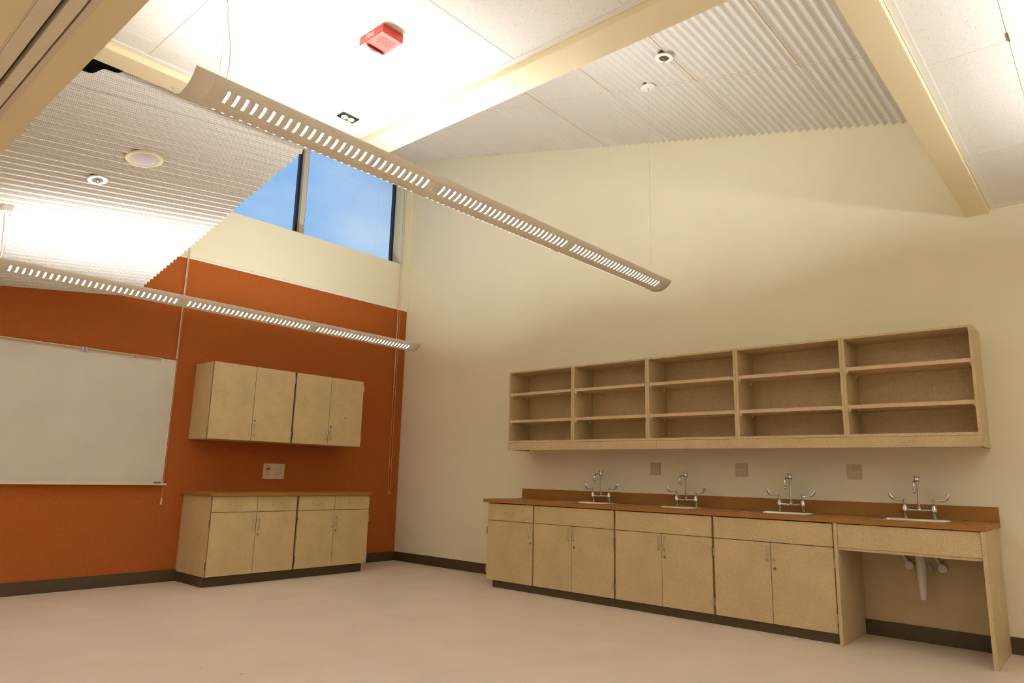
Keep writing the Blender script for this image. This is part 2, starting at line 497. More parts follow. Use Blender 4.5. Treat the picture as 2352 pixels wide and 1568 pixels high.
# local y runs down the slope (toward -Y), local z points down into the room
cr_right = MB()
cr_right.add([(-3.72, 0.0, z_right(0) + 0.10), (0, 0.0, z_right(0) + 0.10), (0, -7.0, z_right(-7.0) + 0.10), (-3.72, -7.0, z_right(-7.0) + 0.10)], [(0, 1, 2, 3)])
cR = struct(cr_right.build('ceiling', M_DARK))
pitR = 0.0722 * k_
seams = [0.04] + [-0.909 - 0.867 * k for k in range(7)] + [-6.98]
for i in range(len(seams) - 1):
    v0 = -seams[i] * k_
    npitch = 12 if 0 < i < len(seams) - 2 else (13 if i == 0 else 12)
    if i == 0: v0 = 0.909 * k_ - 13 * pitR
    sheet('corrugated_sheet', -3.72, -1.225, v0, npitch, pitR, mwR, cR, 0.0016 * (i % 2))
    sheet('corrugated_sheet', -1.250, 0.0, v0, npitch, pitR, mwR, cR, 0.0034 + 0.0016 * (i % 2))
    # visible cut ends where the sheets lap, and the side lap running up each seam
    eb = MB(); vs, fs = [], []
    for q in range(npitch * NSEG + 1):
        zz = AMP * math.cos(2 * math.pi * q / NSEG) + 0.0034 + 0.0016 * (i % 2)
        vs += [(-1.2505, pitR * q / NSEG, zz - 0.005), (-1.2505, pitR * q / NSEG, zz + 0.0008)]
    for q in range(npitch * NSEG): fs.append((2 * q, 2 * q + 2, 2 * q + 3, 2 * q + 1))
    eo = eb.add(vs, fs).build('lap_edge', M_CORD, cR)
    eo.matrix_world = mwR @ Matrix.Translation((0, v0, 0))
    if i > 0:
        so_ = MB().box(-3.72, 0, -0.003, 0.0015, AMP * 0.6, AMP + 0.0062).build('lap_edge', M_CORD, cR)
        so_.matrix_world = mwR @ Matrix.Translation((0, v0, 0))
# cheek walls of the tall light well
ck = MB()
ck.add([(-3.668, -6.93, 3.55), (-3.668, -6.93, z_right(-6.93) + 0.1), (-3.668, -3.78, z_right(-3.78) + 0.1), (-3.668, -3.78, 3.55)], [(0, 1, 2, 3)])
ck.add([(-3.706, -3.80, z_right(-3.80) + 0.1), (-3.706, 0, z_right(0) + 0.1), (-3.706, 0, 2.985), (-3.706, -3.80, 3.80)], [(0, 1, 2, 3)])
ck.build('cheek_wall', M_CREAM, cR)
MB().add([(-3.668, -6.93, 3.60), (0, -6.93, 3.60), (0, -6.93, z_right(-6.93) + 0.1), (-3.668, -6.93, z_right(-6.93) + 0.1)], [(0, 1, 2, 3)]).build('cheek_wall', M_CREAM, cR)

# left: falls from the tile ceiling to the window wall and climbs to the right
A_, B_ = 0.122, 0.2137
XE = -3.7225
def z_left(x, y): return 2.940 + A_ * (x + 3.64) - B_ * y
xa = Vector((1, 0, A_)).normalized()
nn = Vector((A_, -B_, -1)).normalized()         # facing down into the room
ya = nn.cross(xa).normalized()                  # local y
if ya.y > 0:
    ya = -ya; 
nn = xa.cross(ya)
org = Vector((-3.64, 0, 2.940))
mwL = Matrix((xa, ya, nn)).transposed().to_4x4()
mwL.translation = org
cl = MB()
def zl2(x, y): return z_left(x, y) + 0.34
cl.add([(-6.1, 0, zl2(-6.1, 0)), (-3.70, 0, zl2(-3.70, 0)), (-3.70, -4.0, zl2(-3.70, -4.0)), (-6.1, -4.0, zl2(-6.1, -4.0))], [(0, 1, 2, 3)])
cL = struct(cl.build('ceiling', M_DARK))  # dark brown sheet put in so the gap above the panel reads as shade
pitL = 0.0722 * k_
def xstart(v):
    P = org + ya * v
    y = P.y
    xw = -6.10 if y > -2.80 else max(-6.10, -5.282 - (y + 3.323) / 0.632)
    return (xw - P.x) / xa.x
def xend(v): return (XE - (org + ya * v).x) / xa.x
rows = 5
for i in range(rows):
    v0 = 11 * pitL * i - 0.001
    sheet('corrugated_sheet', xstart, xend, v0, 11, pitL, mwL, cL, 0.0010 * (i % 2))

# ------------------------------------------------------------------ bulkhead with the folding partition track
ZK = 2.75
KX = [-5.632, -5.738, -5.764, -5.811, -5.829, -5.882, -5.890, -6.12]
kb = MB()
kb.box(KX[1], KX[0], YF, -0.02, ZK, 3.40)
kb.box(KX[7], KX[6], YF, -0.02, ZK, 3.40)
kb.box(KX[6], KX[1], YF, -0.02, ZK + 0.09, 3.40)
trk = struct(kb.build('trim_4', M_SOFFIT))
MB().box(KX[2] + 0.003, KX[1], YF, -0.02, ZK - 0.004, ZK + 0.09).build('edge_channel', M_ALU, trk)
yy = -0.02
for i, y1 in enumerate((-2.05, -4.30, -6.55, -8.8, YF)):
    MB().box(KX[3], KX[2] - 0.003, y1 + 0.002, yy, ZK, ZK + 0.09).build('track_plate', M_TRACK, trk)
    MB().box(KX[5], KX[4], y1 + 0.002, yy, ZK, ZK + 0.09).build('track_plate', M_TRACK, trk)
    yy = y1
MB().box(KX[6], KX[5] - 0.002, YF, -0.02, ZK - 0.003, ZK + 0.09).build('edge_channel', M_ALU, trk)
MB().box(KX[4], KX[3], YF, -0.02, ZK + 0.04, ZK + 0.09).build('track_slot', M_DARK, trk)

# ------------------------------------------------------------------ windows
YG = 0.25
def window(name, x0, x1):
    w = struct(MB().box(x0, x1, YG, YG + 0.05, WS, WS + 0.012).build(name, M_FRAME))
    MB().box(x0, x0 + 0.036, YG, YG + 0.05, WS + 0.012, WH).build('frame', M_FRAME, w)
    MB().box(x1 - 0.036, x1, YG, YG + 0.05, WS + 0.012, WH).build('frame', M_FRAME, w)
    MB().box(x0 + 0.036, x1 - 0.036, YG, YG + 0.05, WH - 0.04, WH).build('frame', M_FRAME, w)
    MB().box(x0 + 0.036, x1 - 0.036, YG + 0.022, YG + 0.028, WS + 0.012, WH - 0.04).build('pane', M_GLASS, w)
    return w
MUL0, MUL1 = -1.732, -1.664
w1 = window('window_1', WL, MUL0)
w2 = window('window_2', MUL1, WR)
MB().box(MUL0, MUL1, 0.195, 0.31, WS, WH).build('mullion', M_MULL, w2)
MB().box(WR - 0.006, WR, 0.115, 0.15, WS + 0.003, WH).build('stop_strip', M_SOFFIT, w2)

# blinds: only their cords and wands come down into view
def blind(x0, x1, label, wand_x, wand_z, cords, tassel):
    t = thing('window_blind', label, 'blind', (0.5 * (x0 + x1), -0.03, 5.48), 0, 'blinds of the high windows')
    og = t.location
    MB(og).box(x0, x1, -0.055, -0.0005, 5.455, 5.51).build('headrail', M_PLASTIC, t, bevel=0.004)
    MB(og).tube([(wand_x, -0.040, 5.46), (wand_x, -0.040, wand_z)], 0.0065, 6).build('wand', M_CORD, t)
    for cx, cz in cords:
        MB(og).tube([(cx, -0.032, 5.46), (cx, -0.032, cz)], 0.0022, 5).build('cord', M_CORD, t)
        if tassel:
            MB(og).lathe((cx, -0.032, cz - 0.066), [(0.010, 0), (0.013, 0.006), (0.012, 0.032), (0.008, 0.04), (0.011, 0.05), (0.006, 0.07)], 10).build('tassel', M_CORD, t, True)
        else:
            MB(og).lathe((cx, -0.032, cz - 0.028), [(0.006, 0), (0.008, 0.004), (0.007, 0.024), (0.003, 0.03)], 8).build('tassel', M_CORD, t, True)
blind(-3.29, -1.72, 'left window blind whose beige cord and tassel hang past the whiteboard corner', -3.203, 2.33, [(-3.186, 0.85)], True)
blind(-1.68, -0.13, 'right window blind whose beige wand and cords hang beside the room corner', -0.190, 2.34, [(-0.186, 0.915), (-0.150, 0.915)], False)

# ------------------------------------------------------------------ pendant lights
HW, DP = 0.130, 0.076
RR = (HW * HW + DP * DP) / (2 * DP)
AM = math.asin(HW / RR)
def trough(x0, x1, groups, og):
    """perforated curved trough: sheet of quads with the slots left open"""
    sl0, sl1 = math.radians(17), math.radians(42)
    angs = []
    def rng(a, b_, n): return [a + (b_ - a) * i / n for i in range(n)]
    angs = rng(-AM, -sl1, 3) + rng(-sl1, -sl0, 5) + rng(-sl0, sl0, 6) + rng(sl0, sl1, 5) + rng(sl1, AM, 3) + [AM]
    xs = [x0]; slot = []
    for g0, g1 in groups:
        p = (g1 - g0) / 27.0
        for i in range(28):
            c = g0 + p * i
            xs += [c - 0.0068, c + 0.0068]
    xs += [x1]
    vs, fs = [], []
    na = len(angs)
    for x in xs:
        for a in angs:
            vs.append((x, RR * math.sin(a), RR - RR * math.cos(a)))
    for i in range(len(xs) - 1):
        is_slot = (i % 2 == 1)
        for j in range(na - 1):
            am = 0.5 * (angs[j] + angs[j + 1])
            if is_slot and sl0 < abs(am) < sl1: continue
            fs.append((i * na + j, (i + 1) * na + j, (i + 1) * na + j + 1, i * na + j + 1))
    m = MB(); m.add(vs, fs)
    return m
def pendant(label, y, zb, x0, x1, groups, cables, cord):
    t = thing('pendant_light', label, 'light', (0.5 * (x0 + x1), y, zb), 0, 'long perforated pendant lights')
    cx = 0.5 * (x0 + x1)
    tr = trough(x0 - cx, x1 - cx, [(a - cx, c - cx) for a, c in groups], None).build('shade', M_FIXTURE, t, True)
    so = tr.modifiers.new('thickness', 'SOLIDIFY'); so.thickness = 0.0022; so.offset = 1
    for a, c in groups:
        for dy in (-0.038, 0.038):
            MB().tube([(a - cx, dy, 0.046), (c - cx, dy, 0.046)], 0.0125, 10).build('tube_lamp', M_TUBE, t, True)
        for e in (a - 0.02, c + 0.02):
            MB().box(e - cx - 0.010, e - cx + 0.010, -0.054, 0.054, 0.026, 0.058).build('lamp_holder', M_PLASTIC, t)
    for a, c in groups:
        for s in (-1, 1):
            vs, fs = [], []
            for x in (a - cx - 0.012, c - cx + 0.012):
                for k in range(6):
                    an = s * math.radians(14.5 + 30 * k / 5)
                    vs.append((x, (RR - 0.0035) * math.sin(an), RR - (RR - 0.0035) * math.cos(an)))
            for k in range(5): fs.append((k, k + 1, k + 7, k + 6))
            MB().add(vs, fs).build('slot_diffuser', M_DIFF, t, True)
    for e in (x0 + 0.10, x1 - 0.13):
        MB().tube([(e - cx, -HW + 0.002, DP - 0.004), (e - cx, HW - 0.002, DP - 0.004)], 0.004, 6).build('cross_bar', M_FIXTURE, t)
    jv = [(0, (RR + 0.0006) * math.sin(-AM + 2 * AM * k / 14), RR - (RR + 0.0006) * math.cos(-AM + 2 * AM * k / 14)) for k in range(15)]
    for e in (x0 + 0.092, x1 - 0.092):
        MB().tube([(e - cx, q[1], q[2]) for q in jv], 0.0012, 4).build('end_joint', M_TRACK, t)
    for x, zt in cables:
        MB().tube([(x - cx, 0, DP - 0.006), (x - cx, 0, zt - zb)], 0.0011, 5).build('cable', M_NICKEL, t)
        MB().tube([(x - cx, 0, zt - zb - 0.03), (x - cx, 0, zt - zb)], 0.0045, 8).build('cable_grip', M_NICKEL, t)
    return t, cx
G1 = [(-5.113, -3.927), (-3.802, -2.612), (-2.502, -1.310)]
p1, c1 = pendant('nearer and higher pendant light under the fire alarm, crossing the tile ceiling', -4.775, 2.777, -5.28, -1.145, G1, [(-5.126, 3.338), (-1.272, 4.665)], None)
def off(p, cx, y, zb): return [(x - cx, yy - y, z - zb) for x, yy, z in p]
MB().tube(off([(-5.085, -4.700, 3.337), (-5.083, -4.700, 3.28), (-5.072, -4.712, 3.20), (-5.066, -4.73, 3.12), (-5.072, -4.75, 3.02), (-5.085, -4.765, 2.93), (-5.095, -4.772, 2.86), (-5.10, -4.775, 2.82)], c1, -4.775, 2.777), 0.0042, 6).build('power_cord', M_PLASTIC, p1, True)
MB().box(-5.138 - c1, -5.114 - c1, -0.012, 0.012, 3.325 - 2.777, 3.3395 - 2.777).build('cable_mount', M_PLASTIC, p1)
MB().lathe((-1.272 - c1, 0, 4.664 - 2.777), [(0.066, 0.0), (0.069, 0.002), (0.069, 0.008), (0.060, 0.012)], 32).build('canopy', M_PLASTIC, p1, True)
MB().tube([(-1.272 - c1, 0, 4.676 - 2.777), (-1.272 - c1, 0, 4.735 - 2.777)], 0.050, 16).build('canopy_hole_shade', M_DARK, p1)  # dark cylinder painted in for the shaded hole above the canopy
ZB2 = 2.579
Y2 = -1.50
def sq(x): return (x + 6.385) * 0.992 - 6.385
G2 = [(sq(-5.115), sq(-3.885)), (sq(-3.765), sq(-2.545)), (sq(-2.425), sq(-1.220))]
p2, c2 = pendant('farther and lower pendant light in front of the orange wall', Y2, ZB2, sq(-5.28), sq(-1.062), G2, [(-5.165, 3.05), (-1.221, 5.455)], None)
MB().tube(off([(-5.198, Y2, 3.045), (-5.196, Y2, 2.99), (-5.186, Y2, 2.92), (-5.188, Y2, 2.85), (-5.178, Y2, 2.78), (-5.176, Y2, 2.71), (-5.184, Y2, 2.65), (-5.188, Y2, 2.61)], c2, Y2, ZB2), 0.0055, 6).build('power_cord', M_PLASTIC, p2, True)
MB().lathe((-5.184 - c2, 0, 3.046 - ZB2), [(0.052, -0.010), (0.058, -0.005), (0.060, 0.030), (0.056, 0.036)], 28).build('canopy', M_PLASTIC, p2, True)
MB().lathe((-1.221 - c2, 0, 5.450 - ZB2), [(0.066, 0.0), (0.069, 0.002), (0.069, 0.008), (0.060, 0.012)], 28).build('canopy', M_PLASTIC, p2, True)
# the next row of the same lights, behind the photographer
p3, c3 = pendant('pendant light of the next row, behind the viewpoint under the tile ceiling', -8.18, 2.777, -5.28, -1.145, G1, [(-5.126, 3.338), (-1.267, 3.338)], None)
G4 = [(-10.20, -9.014), (-8.889, -7.699), (-7.589, -6.397 - 0.003)]
pendant('added unseen pendant light, rearmost row far behind the viewpoint', -11.5, 2.777, -5.28, -1.145, G1, [(-5.126, 3.338), (-1.267, 3.338)], None)  # added out of view to lift the light low in the room
for yy_, lb_ in ((-11.5, 'added unseen pendant light in neighbouring bay, left of the track, rearmost row'), (-1.447, 'added unseen pendant light in neighbouring bay, left of the track, nearest the orange wall'), (-4.775, 'added unseen pendant light in neighbouring bay, left of the track, middle row'), (-8.18, 'added unseen pendant light in neighbouring bay, left of the track, rear row')):  # unseen lamps put in to brighten the floor, bulkhead and cabinet fronts
    pendant(lb_, yy_, 2.777, -10.37, -6.235, G4, [(-10.2, 3.338), (-6.38, 3.338)], None)

# ------------------------------------------------------------------ cabinet parts (front faces local -y)
def pull(og, x, z, length, d, vertical=True):
    h = length / 2
    a = 0.012
    if vertical:
        pts = [(x, -d, z - h), (x, -d - 0.022, z - h), (x, -d - 0.028, z - h + a), (x, -d - 0.028, z + h - a), (x, -d - 0.022, z + h), (x, -d, z + h)]
    else:
        pts = [(x - h, -d, z), (x - h, -d - 0.022, z), (x - h + a, -d - 0.028, z), (x + h - a, -d - 0.028, z), (x + h, -d - 0.022, z), (x + h, -d, z)]
    return MB(og).tube(pts, 0.0042, 8)
def hinge(og, x, z, d, side):
    """knuckle hinge standing just outside the door's edge"""
    h = MB(og)
    s = side
    h.box(x, x + s * 0.008, -d - 0.002, -d + 0.015, z - 0.037, z + 0.037)
    for i in range(5):
        zz = z - 0.036 + i * 0.0146
        h.tube([(x + s * 0.004, -d - 0.003, zz), (x + s * 0.004, -d - 0.003, zz + 0.0135)], 0.0048, 8)
    return h
def lock(og, x, z, d):
    return MB(og).lathe((x, -d + 0.001, z), [(0.011, 0), (0.011, -0.004), (0.009, -0.006), (0.004, -0.006), (0.004, -0.003)], 14, 1)
def door(t, og, x0, x1, z0, z1, d, lam, hx, pz, lockz=None, hz=None, edge=True):
    """hx: +1 hinges at the right edge, -1 at the left"""
    dr = MB(og).box(x0, x1, -d, -d + 0.019, z0, z1).build('door', lam, t, bevel=0.0015, seg=1)
    px = (x0 + 0.027) if hx > 0 else (x1 - 0.027)
    pull(og, px, pz, 0.106, d).build('handle', M_NICKEL, dr, True)
    he = x1 if hx > 0 else x0
    for z in hz:
        hinge(og, he, z, d, hx).build('hinge', M_HINGE, dr, True)
    if lockz:
        lock(og, px, lockz, d).build('lock', M_LOCK, dr, True)
    return dr
def drawer(t, og, x0, x1, z0, z1, d, lam):
    dr = MB(og).box(x0, x1, -d, -d + 0.019, z0, z1).build('drawer', lam, t, bevel=0.0015, seg=1)
    pull(og, 0.5 * (x0 + x1), 0.5 * (z0 + z1) - 0.005, 0.118, d, False).build('handle', M_NICKEL, dr, True)
    return dr

# ---- cabinets on the orange wall
DA = 0.6815
def base_a(x0, x1, xm, label):
    t = thing('base_cabinet', label, 'cabinet', (0.5 * (x0 + x1), -0.02, 0), 0, 'base cabinets on the orange wall')
    og = t.location
    c = MB(og)
    c.box(x0, x0 + 0.02, -DA + 0.021, -0.014, 0.100, 0.890)
    c.box(x1 - 0.02, x1, -DA + 0.021, -0.014, 0.100, 0.890)
    c.box(x0 + 0.02, x1 - 0.02, -DA + 0.021, -0.014, 0.100, 0.120)
    c.box(x0 + 0.02, x1 - 0.02, -0.034, -0.014, 0.120, 0.890)
    c.box(x0 + 0.02, x1 - 0.02, -DA + 0.021, -0.034, 0.870, 0.890)
    c.box(x0 + 0.02, x1 - 0.02, -DA + 0.0215, -DA + 0.05, 0.715, 0.745)
    c.build('carcass', M_LAM_A, t)
    if x0 > -2.5:
        MB(og).box(x0 - 0.012, x0 + 0.011, -DA + 0.0185, -DA + 0.0205, 0.104, 0.889).build('seam_strip', M_SEAM, t)
    else:
        MB(og).box(x0 - 0.0004, x0 + 0.0008, -DA + 0.0008, -DA + 0.0205, 0.104, 0.889).build('edge_band', M_EDGE, t)
    MB(og).box(x0 + 0.002 if x0 < -2.5 else x0, x1 - (0.026 if x1 > -1.5 else 0), -0.620, -0.0221, 0, 0.100).build('toe_kick', M_RUBBER, t)
    hz = (0.622, 0.202)
    door(t, og, x0 + (0.012 if x0 > -2.5 else 0.001), xm - 0.0025, 0.104, 0.727, DA, M_LAM_A, -1, 0.598, None, hz)
    door(t, og, xm + 0.0025, x1 - (0.012 if x1 < -1.5 else 0.002), 0.104, 0.727, DA, M_LAM_A, 1, 0.598, 0.495, hz)
    drawer(t, og, x0 + (0.012 if x0 > -2.5 else 0.001), xm - 0.0025, 0.733, 0.889, DA, M_LAM_A)
    drawer(t, og, xm + 0.0025, x1 - (0.012 if x1 < -1.5 else 0.002), 0.733, 0.889, DA, M_LAM_A)
base_a(-2.952, -1.971, -2.4545, 'tan base cabinet nearest the whiteboard, two drawers over two doors')
base_a(-1.969, -0.986, -1.481, 'tan base cabinet nearest the room corner, two drawers over two doors')
ct = thing('countertop', 'small brown countertop on the two cabinets against the orange wall', 'countertop', (-1.975, -0.36, 0.892))
MB(ct.location).box(-2.984, -0.967, -0.710, -0.0125, 0.8915, 0.926).build('slab', M_COUNTER, ct, bevel=0.003)

DU = 0.4447
def upper_a(x0, x1, xm, label, mark):
    t = thing('wall_cabinet', label, 'cabinet', (0.5 * (x0 + x1), -0.0125, 1.478), 0, 'wall cabinets on the orange wall')
    og = t.location
    c = MB(og)
    c.box(x0, x0 + 0.02, -DU + 0.021, -0.0125, 1.478, 2.303)
    c.box(x1 - 0.02, x1, -DU + 0.021, -0.0125, 1.478, 2.303)
    c.box(x0 + 0.02, x1 - 0.02, -DU + 0.021, -0.0125, 1.478, 1.498)
    c.box(x0 + 0.02, x1 - 0.02, -DU + 0.021, -0.0125, 2.283, 2.303)
    c.box(x0 + 0.02, x1 - 0.02, -0.032, -0.0125, 1.498, 2.283)
    c.build('carcass', M_LAM_A, t)
    if x0 > -2.5:
        MB(og).box(x0 - 0.012, x0 + 0.011, -DU + 0.0185, -DU + 0.0205, 1.480, 2.302).build('seam_strip', M_SEAM, t)
    else:
        MB(og).box(x0 - 0.0004, x0 + 0.0008, -DU + 0.0008, -DU + 0.0205, 1.480, 2.302).build('edge_band', M_EDGE, t)
    hz = (2.206, 1.574)
    door(t, og, x0 + (0.012 if x0 > -2.5 else 0.001), xm - 0.0025, 1.480, 2.302, DU, M_LAM_A, -1, 1.597, None, hz)
    d = door(t, og, xm + 0.0025, x1 - (0.012 if x1 < -1.5 else 0.002), 1.480, 2.302, DU, M_LAM_A, 1, 1.597, 1.702, hz)
    if mark:
        MB(og).box(-1.262, -1.254, -DU - 0.002, -DU + 0.001, 1.812, 1.834).build('cam_mark', M_DARK, d)
upper_a(-2.967, -1.976, -2.476, 'tan two-door wall cabinet nearest the whiteboard', False)
upper_a(-1.974, -1.002, -1.4855, 'tan two-door wall cabinet nearest the room corner, small dark mark on door', True)

# ---- sink run on the right wall: local x runs along the wall to the right, local -y into the room
RB = -math.pi / 2
DB = 0.665
def unit_b(y0, width, label, split=None, drawer_=False):
    t = thing('base_cabinet', label, 'cabinet', (0, y0, 0), RB, 'base cabinets of the sink run')
    og = (0, 0, 0)
    w = width
    c = MB()
    c.box(-0.009, 0.010, -DB + 0.021, -0.012, 0.072, 0.872)
    c.box(w - 0.010, w + 0.009, -DB + 0.021, -0.012, 0.072, 0.872)
    c.box(0.010, w - 0.010, -DB + 0.021, -0.012, 0.072, 0.092)
    c.box(0.010, w - 0.010, -0.03, -0.012, 0.092, 0.74)
    c.box(0.010, w - 0.010, -DB + 0.0215, -DB + 0.05, 0.676, 0.706)
    c.build('carcass', M_EDGE, t)
    MB().box(0.081 if drawer_ else -0.009, w + 0.009, -0.645, -0.0121, 0, 0.072).build('toe_kick', M_RUBBER, t)
    hz = (0.581, 0.181)
    if drawer_:
        drawer(t, og, 0, w, 0.693, 0.868, DB, M_LAM)
        door(t, og, 0, w, 0.074, 0.688, DB, M_LAM, -1, 0.604, 0.490, hz)
    else:
        MB().box(0, w, -DB, -DB + 0.019, 0.696, 0.869).build('apron_panel', M_LAM, t, bevel=0.0015, seg=1)
        door(t, og, 0, split - 0.002, 0.075, 0.691, DB, M_LAM, -1, 0.608, None, hz)
        door(t, og, split + 0.002, w, 0.075, 0.691, DB, M_LAM, 1, 0.608, 0.493, hz)
unit_b(-2.364, 0.637, 'narrow speckled tan cabinet with one drawer and one door, end of sink run', None, True)
unit_b(-3.019, 0.969, 'speckled tan two-door sink cabinet beside the narrow drawer cabinet', 0.4805)
unit_b(-4.009, 0.962, 'middle two-door sink cabinet, between two other two-door cabinets', 0.485)
unit_b(-4.991, 0.961, 'speckled tan two-door sink cabinet beside the open knee space', 0.480)
# open knee-space unit
t = thing('sink_desk', 'open speckled tan sink stand with knee space and exposed white pipes', 'cabinet', (0, -5.975, 0), RB)
MB().box(-0.013, 0.013, -0.675, -0.020, 0.0, 0.875).build('side_panel', M_LAM, t, bevel=0.001, seg=1)
MB().box(0.930, 0.956, -0.675, -0.012, 0.0, 0.875).build('side_panel', M_LAM, t, bevel=0.001, seg=1)
MB().box(0.014, 0.929, -DB, -DB + 0.019, 0.700, 0.870).build('apron_panel', M_LAM, t, bevel=0.0015, seg=1)
MB().box(0.014, 0.929, -0.657, -0.60, 0.679, 0.699).build('rail', M_LAM, t)
MB().box(0.013, 0.930, -0.060, -0.030, 0.112, 0.875).build('back_panel', M_LAM, t)
MB().box(0.013, 0.930, -0.088, -0.012, 0.0, 0.112).build('toe_kick', M_RUBBER, t, bevel=0.003)

# sink countertop with four cut-outs
FY = [-3.495, -4.475, -5.468, -6.448]      # sink and faucet centres along the wall
ct2 = thing('countertop', 'long brown countertop with backsplash holding the four steel sinks', 'countertop', (0, -4.62, 0.876))
og = ct2.location
cb = MB(og)
HX0, HX1, HYW = -0.585, -0.150, 0.255
cb.box(-0.675, HX0, -6.941, -2.302, 0.8765, 0.914)
cb.box(HX1, -0.001, -6.941, -2.302, 0.8765, 0.914)
ys = [-2.302] + [v for c in FY for v in (c + HYW, c - HYW)] + [-6.941]
for i in range(0, len(ys), 2):
    cb.box(HX0, HX1, ys[i + 1], ys[i], 0.8765, 0.914)
cb.build('slab', M_COUNTER, ct2)
MB(og).box(-0.020, -0.001, -6.941, -2.302, 0.914, 1.0241).build('backsplash', M_COUNTER, ct2, bevel=0.0015, seg=1)
MB(og).box(-0.678, -0.6752, -6.941, -2.302, 0.8765, 0.914).build('front_edge', M_COUNTER, ct2)

# sinks
def rrect(x0, x1, y0, y1, rad, z, n=5):
    pts = []
    for cx_, cy_, a0 in ((x1 - rad, y1 - rad, 0), (x0 + rad, y1 - rad, 90), (x0 + rad, y0 + rad, 180), (x1 - rad, y0 + rad, 270)):
        for i in range(n + 1):
            a = math.radians(a0 + 90 * i / n)
            pts.append((cx_ + rad * math.cos(a), cy_ + rad * math.sin(a), z))
    return pts
def make_sink(label):
    t = thing('sink', label, 'sink', (0, FY[0], 0.914), RB, 'steel sinks in the brown countertop')
    m = MB(); n = 24
    # local x along wall, local y negative into the room
    rings = [rrect(-0.280, 0.280, -0.615, -0.075, 0.03, 0.0005), rrect(-0.280, 0.280, -0.615, -0.075, 0.03, 0.004),
             rrect(-0.268, 0.268, -0.603, -0.087, 0.03, 0.006), rrect(-0.238, 0.238, -0.575, -0.205, 0.045, 0.004),
             rrect(-0.232, 0.232, -0.568, -0.212, 0.045, -0.010), rrect(-0.222, 0.222, -0.560, -0.222, 0.045, -0.150),
             rrect(-0.190, 0.190, -0.530, -0.252, 0.045, -0.165)]
    vs = [p for rg in rings for p in rg]
    fs = []
    for i in range(len(rings) - 1):
        for k in range(n):
            fs.append((i * n + k, i * n + (k + 1) % n, (i + 1) * n + (k + 1) % n, (i + 1) * n + k))
    fs.append(tuple((len(rings) - 1) * n + k for k in range(n)))
    m.add(vs, fs)
    m.build('basin', M_STEEL, t, True)
    MB().lathe((0, -0.39, -0.166), [(0.042, 0), (0.042, 0.004), (0.030, 0.004), (0.026, 0.001)], 20).build('drain', M_CHROME, t, True)
    return t
sink_lab = ['steel sink farthest along the counter, nearest the room corner', 'second steel sink from the room corner',
            'third steel sink from the room corner, beside the open-ended sink', 'steel sink over the open knee space with white pipes']
s0 = make_sink(sink_lab[0])
for y, lb in zip(FY[1:], sink_lab[1:]): copy_tree(s0, (0, y, 0.914), lb)

